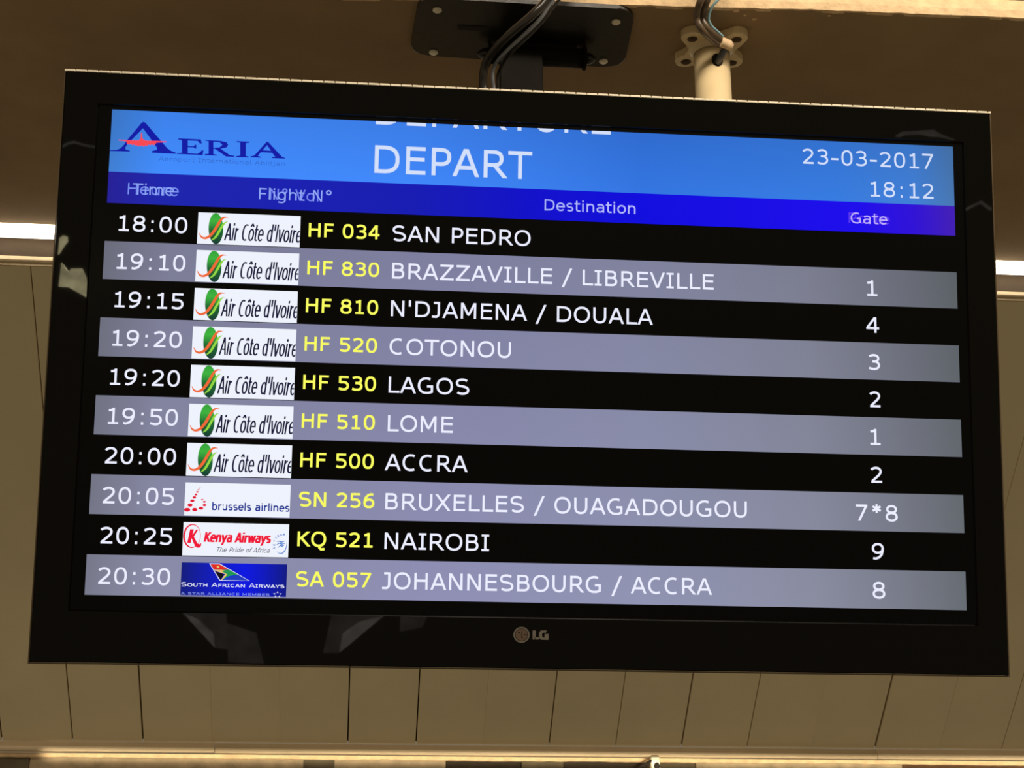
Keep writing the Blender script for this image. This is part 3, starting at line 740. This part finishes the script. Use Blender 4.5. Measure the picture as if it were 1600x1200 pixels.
place_logo([([tile], None, 0, .30), (ribbon(ring, ringw), None, 1, .42), ([T['kq_K']], None, 1, .5),
            (fit('Kenya Airways', 23.4, 99.2, 21.9, 11.2, .16, shear=.22), None, 1, .6),
            (fit('The Pride of Africa', 38.8, 98.5, 32.9, 5.4, .085, shear=.35), None, 3, .6),
            (sky_letters + waves + ribbon(arc_, [.2 + .9 * math.sin(PI * i / 14) for i in range(15)]), None, 2, .6)],
           [M_paper, M_scarlet, M_sky, M_pen], 8, 'white tile with a ringed red initial, a red airline name and a blue alliance mark')

M_blue_tile = lit('blue_tile_pixels', [(0, (14, 26, 122)), (.35, (8, 24, 196)), (.6, (4, 20, 224)), (1, (10, 22, 128))])
mp = [q for q in M_blue_tile.node_tree.nodes if q.type == 'MAP_RANGE'][0]; mp.inputs['From Min'].default_value = 0; mp.inputs['From Max'].default_value = .119
M_gold = lit('gold_pixels', [(0, (230, 196, 110))]); M_tred = lit('tail_red_pixels', [(0, (222, 44, 34))])
M_tblk = lit('tail_black_pixels', [(0, (14, 14, 14))]); M_tgrn = lit('tail_green_pixels', [(0, (30, 150, 84))])
M_tblu = lit('tail_blue_pixels', [(0, (30, 60, 190))]); M_pale = lit('pale_blue_pixels', [(0, (140, 158, 236))])
tail = T['sa_tail']
star = []
for i in range(5):
    a = -PI/2 + 2 * PI * i / 5; cx, cy = 108.9 + 3.3 * math.cos(a), 34.4 + 2.3 * math.sin(a)
    star.append([(cx + 2.0 * math.cos(a), cy + 1.3 * math.sin(a)), (cx + 1.2 * math.cos(a + 2), cy + .8 * math.sin(a + 2)), (cx + 1.2 * math.cos(a - 2), cy + .8 * math.sin(a - 2))])
place_logo([([rect(0, 0, 118.6, 36.9)], None, 0, .30), (ribbon(tail + [tail[0]], .8), None, 1, .62), ([T['sa_blue']], None, 6, .40),
            ([T['sa_red']], None, 2, .42), ([T['sa_black']], None, 3, .44), ([T['sa_green']], None, 4, .46), ([T['sa_gold1'], T['sa_gold2']], None, 5, .48),
            ([ell(40.9, 4.4, 1.5, 1.2, 14)], None, 5, .5),
            (fit('South African Airways', .8, 116.3, 27.0, 4.6, .125, small=.78), None, 1, .6),
            (fit('A STAR ALLIANCE MEMBER', .7, 100.4, 36.2, 2.7, .14), None, 7, .6), (star, None, 1, .6)],
           [M_blue_tile, M_text, M_tred, M_tblk, M_tgrn, M_gold, M_tblu, M_pale], 9, 'royal blue tile with a striped aeroplane tail and white small capitals')

# maker's badge on the lower bezel
M_silver = plain('dull_silver', (122, 117, 108), 0.45, var=0.05)
M_copper = plain('dull_copper', (104, 86, 70), 0.45, var=0.05)
cx, cy = 551.8, 652.1
LGd = flat('badge', [([ell(cx, cy, 9.3, 9.0, 36)], None, 0, 2.35), ([ell(cx, cy, 7.6, 7.35, 36)], None, 2, 2.40), ([ell(cx, cy, 7.0, 6.8, 36)], None, 1, 2.46),
                     ([rect(cx - .1, cy - 4.2, cx + .7, cy + 3.6), rect(cx - .1, cy + 2.9, cx + 1.6, cy + 3.6), rect(cx + 2.4, cy - .4, cx + 7.0, cy + .35), ell(cx - 3.0, cy - 2.7, 1.0, .95, 12)], None, 2, 2.52),
                     (fit('LG', 564.5, 583.0, 657.2, 10.3, .25), None, 0, 2.4)], [M_silver, M_copper, M_gloss], tv)
LGd['label'] = 'dull silver round emblem and two capital letters'

# ------------------------------------------------------------ mount that carries the television
mt = tag(empty('television_mount', (0.19, 1.88, 2.78)), 'black enamelled tilting mount on the soffit above the television', 'mount')
def rel(o3, p): return (p[0] - o3[0], p[1] - o3[1], p[2] - o3[2])
MO = (0.19, 1.88, 2.78)
def rounded(corners, r, n=5):
    out = []; m = len(corners)
    for i in range(m):
        p = Vector(corners[i]); a = (Vector(corners[i-1]) - p).normalized(); b = (Vector(corners[(i+1) % m]) - p).normalized()
        s, e_ = p + a * r, p + b * r
        for k in range(n + 1):
            t = k / n; out.append(tuple((1-t)**2 * s + 2*t*(1-t) * p + t*t * e_))
    return out
bm = bmesh.new()
cor = [(0.051 - .19, 1.803 - 1.88), (0.338 - .19, 1.806 - 1.88), (0.345 - .19, 1.955 - 1.88), (0.043 - .19, 1.946 - 1.88)]
prism(bm, rounded(cor, .030, 7), -.0065, -.0002, .0016)
from_bm('plate', bm, M_plate, mt)
for x, y in ((0.076, 1.829), (0.076, 1.935), (0.316, 1.836), (0.314, 1.937)):
    bm = bmesh.new()
    tube(bm, [(0, 0, -.0065), (0, 0, -.0085), (0, 0, -.0100), (0, 0, -.0106)], [.0062, .0062, .0045, .001], 16)
    o = from_bm('screw', bm, M_screw, mt, (x - .19, y - 1.88, 0))
bm = bmesh.new(); box(bm, -.085, -.045, -.016, -.005, -.0078, -.006, .0008); from_bm('slot_shade', bm, M_hole, mt)  # dark strip laid on the plate for the shade in its slot
by, bz = 1.906 - 1.88, 2.7565 - 2.78
bm = bmesh.new(); tube(bm, [(.153 - .19, by, bz), (.281 - .19, by, bz)], .0135, 28); br = from_bm('hinge_barrel', bm, M_arm, mt)
for s, xe in ((-1, .153), (1, .281)):
    bm = bmesh.new(); tube(bm, [(xe - .19, by, bz), (xe - .19 + s * .0035, by, bz)], .0165, 28); from_bm('barrel_flange', bm, M_arm, mt)
    bm = bmesh.new(); x = xe - .19 + s * .0035
    tube(bm, [(x, by, bz), (x + s * .004, by, bz), (x + s * .010, by, bz), (x + s * .015, by, bz)], [.008, .0085, .006, .001], 16); from_bm('barrel_nut', bm, M_plate, mt)
bm = bmesh.new(); box(bm, .164 - .19, .272 - .19, by - .004, by + .004, bz + .006, -.006, .001); from_bm('hinge_lug', bm, M_plate, mt)
bm = bmesh.new(); box(bm, .164 - .19, .2225 - .19, .002, .016, 2.26 - 2.78, bz - .006, .0015); from_bm('drop_arm', bm, M_arm, mt)
bm = bmesh.new(); box(bm, -.10, .11, -.008, .002, 2.20 - 2.78, 2.40 - 2.78, .003); from_bm('back_bracket', bm, M_plate, mt)

# ------------------------------------------------------------ cream pole with four lobed flange
PO = (0.4572, 1.8895, 2.78)
po = tag(empty('ceiling_pole', PO), 'cream painted steel pole hanging from a four lobed ceiling flange', 'pole')
holes = [(0.4249, 1.8615), (0.4851, 1.8575), (0.4278, 1.9208), (0.492, 1.9178)]
hl = [(a - PO[0], b - PO[1]) for a, b in holes]
def rad(th):
    d = Vector((math.cos(th), math.sin(th))); best = .033
    for hx, hy in hl:
        c = Vector((hx, hy)); t = c.dot(d); q = c.length_squared - t * t
        if t > 0:
            if q < .0155 ** 2: best = max(best, t + math.sqrt(.0155 ** 2 - q))
            elif q < .022 ** 2: best = max(best, .033 + (.022 - math.sqrt(q)) * 1.2)
    return best
bm = bmesh.new()
prism(bm, [(rad(2*PI*i/72) * math.cos(2*PI*i/72), rad(2*PI*i/72) * math.sin(2*PI*i/72)) for i in range(72)], -.0120, -.0002, .0025)
from_bm('flange', bm, M_pole, po)
for hx, hy in hl:
    bm = bmesh.new(); tube(bm, [(0, 0, -.0119), (0, 0, -.0123)], [.0072, .0072], 16); from_bm('bolt_recess', bm, M_bolt, po, (hx, hy, 0))  # dark disc laid on the lobe for the shade in its bolt recess
    bm = bmesh.new(); tube(bm, [(0, 0, -.0122), (0, 0, -.0137)], [.0042, .0036], 6); from_bm('bolt_head', bm, M_bolt, po, (hx, hy, 0))
bm = bmesh.new(); tube(bm, [(0, 0, -.012), (0, 0, -.016), (0, 0, -.019)], [.031, .029, .0252], 36, cap=False); from_bm('collar', bm, M_pole, po)
bm = bmesh.new(); tube(bm, [(0, 0, -.009), (0, 0, -.60)], .0245, 44); from_bm('pipe', bm, M_pole, po)
# dark patch laid on the pipe front for the shade in a cable hole
bm = bmesh.new()
prev = None
for r in (1.0, .6, .25):
    ring_ = []
    for i in range(20):
        a = 2*PI*i/20; x = .0018 + .0080 * r * math.cos(a); z = -.0405 + .0100 * r * math.sin(a)
        ring_.append(bm.verts.new((x, -math.sqrt(.0250 ** 2 - x * x), z)))
    if prev:
        for i in range(20): bm.faces.new([prev[i], prev[(i+1) % 20], ring_[(i+1) % 20], ring_[i]])
    prev = ring_
bm.faces.new(prev); o = from_bm('cable_hole', bm, M_hole, po); o['label'] = 'dark round patch for a cable hole'

# ------------------------------------------------------------ cables
def cable(name, pts, r, mat, label, n=12):
    p = [Vector(q) for q in pts]; o0 = p[0]
    bm = bmesh.new(); tube(bm, spline([q - o0 for q in p], 8), r, n)
    return tag(from_bm(name, bm, mat, None, o0), label, 'cable')
cable('power_cable', [(.252, 1.772, 2.835), (.238, 1.755, 2.79), (.213, 1.76, 2.751), (.194, 1.765, 2.73), (.165, 1.79, 2.713), (.144, 1.82, 2.699), (.138, 1.835, 2.684), (.139, 1.845, 2.66), (.142, 1.84, 2.60), (.145, 1.80, 2.54)],
      .0056, M_cable_blk, 'thick black cable curving down behind the television over the mount')
cable('signal_cable', [(.262, 1.772, 2.835), (.246, 1.76, 2.79), (.220, 1.768, 2.753), (.2035, 1.778, 2.730), (.166, 1.806, 2.702), (.152, 1.828, 2.692), (.1505, 1.84, 2.680), (.154, 1.85, 2.66), (.156, 1.84, 2.60), (.158, 1.80, 2.54)],
      .0024, M_cable_grey, 'thin grey cable running beside the thick black cable', 10)
cable('thin_black_cable', [(.268, 1.776, 2.835), (.252, 1.768, 2.79), (.226, 1.776, 2.755), (.208, 1.786, 2.732), (.172, 1.815, 2.704), (.160, 1.836, 2.692), (.1575, 1.846, 2.680), (.159, 1.854, 2.66), (.161, 1.846, 2.60), (.163, 1.80, 2.54)],
      .0022, M_cable_blk, 'thin black cable innermost of the bundle by the mount', 10)
tw = tag(empty('twin_cable', (.458, 1.86, 2.764)), 'brown twin strand cable looping into the cream pole', 'cable')
TO = (.458, 1.86, 2.764)
for pts in ([(.445, 1.775, 2.84), (.430, 1.765, 2.80), (.4185, 1.775, 2.774), (.4180, 1.80, 2.764), (0.4258, 1.8080, 2.7500), (0.4495, 1.8357, 2.7495), (0.4604, 1.8456, 2.7510)],
            [(.455, 1.775, 2.84), (.440, 1.768, 2.80), (.4285, 1.780, 2.776), (.4275, 1.805, 2.768), (0.4332, 1.8100, 2.7540), (0.4555, 1.8347, 2.7540), (0.4644, 1.8446, 2.7550)]):
    bm = bmesh.new(); tube(bm, spline([rel(TO, p) for p in pts], 8), .0045, 14); from_bm('strand', bm, M_cable, tw)
bm = bmesh.new(); tube(bm, spline([rel(TO, p) for p in [(0.4565, 1.8392, 2.7525), (0.4644, 1.8436, 2.7530), (0.4723, 1.8476, 2.7515), (0.4762, 1.8495, 2.7500)]], 4), [.0072] * 6 + [.0076, .0074, .007, .006, .0056, .005, .003], 14)
from_bm('tape', bm, M_tape, tw)['label'] = 'cream tape wrap'
bm = bmesh.new(); tube(bm, [rel(TO, p) for p in [(0.4698, 1.8446, 2.7515), (0.4644, 1.8530, 2.7451), (0.4584, 1.8653, 2.7342)]], [.0042, .0045, .0045], 14)
from_bm('sleeve', bm, M_plug, tw)['label'] = 'slate sleeve entering the pole'
bm = bmesh.new(); tube(bm, spline([rel(TO, p) for p in [(.475, 1.775, 2.84), (.462, 1.768, 2.805), (.4455, 1.780, 2.782), (.4365, 1.790, 2.7725), (.4345, 1.802, 2.7640), (.4400, 1.812, 2.7590), (.4500, 1.824, 2.7590), (.4610, 1.836, 2.7585)]], 8), .0018, 10)
from_bm('wire', bm, M_blue, tw)['label'] = 'pale blue wire beside the strands'

# ------------------------------------------------------------ small white clip under the foot trim
cl = tag(empty('wall_clip', (.637, 3.462, 1.99)), 'small white clip with dark knob under the bright bottom trim', 'clip')
bm = bmesh.new(); box(bm, -.010, .009, -.008, .012, -.034, .0015, .002); from_bm('clip_body', bm, M_white, cl)
bm = bmesh.new(); tube(bm, [(0.002, -.007, -.020), (0.002, -.012, -.020), (.002, -.014, -.020)], [.0062, .0062, .004], 16); from_bm('knob', bm, M_hole, cl)
bm = bmesh.new(); tube(bm, [(-.008, -.004, -.008), (-.026, -.004, -.018), (-.05, 0, -.032)], [.0035, .003, .003], 10); from_bm('arm', bm, M_hole, cl)
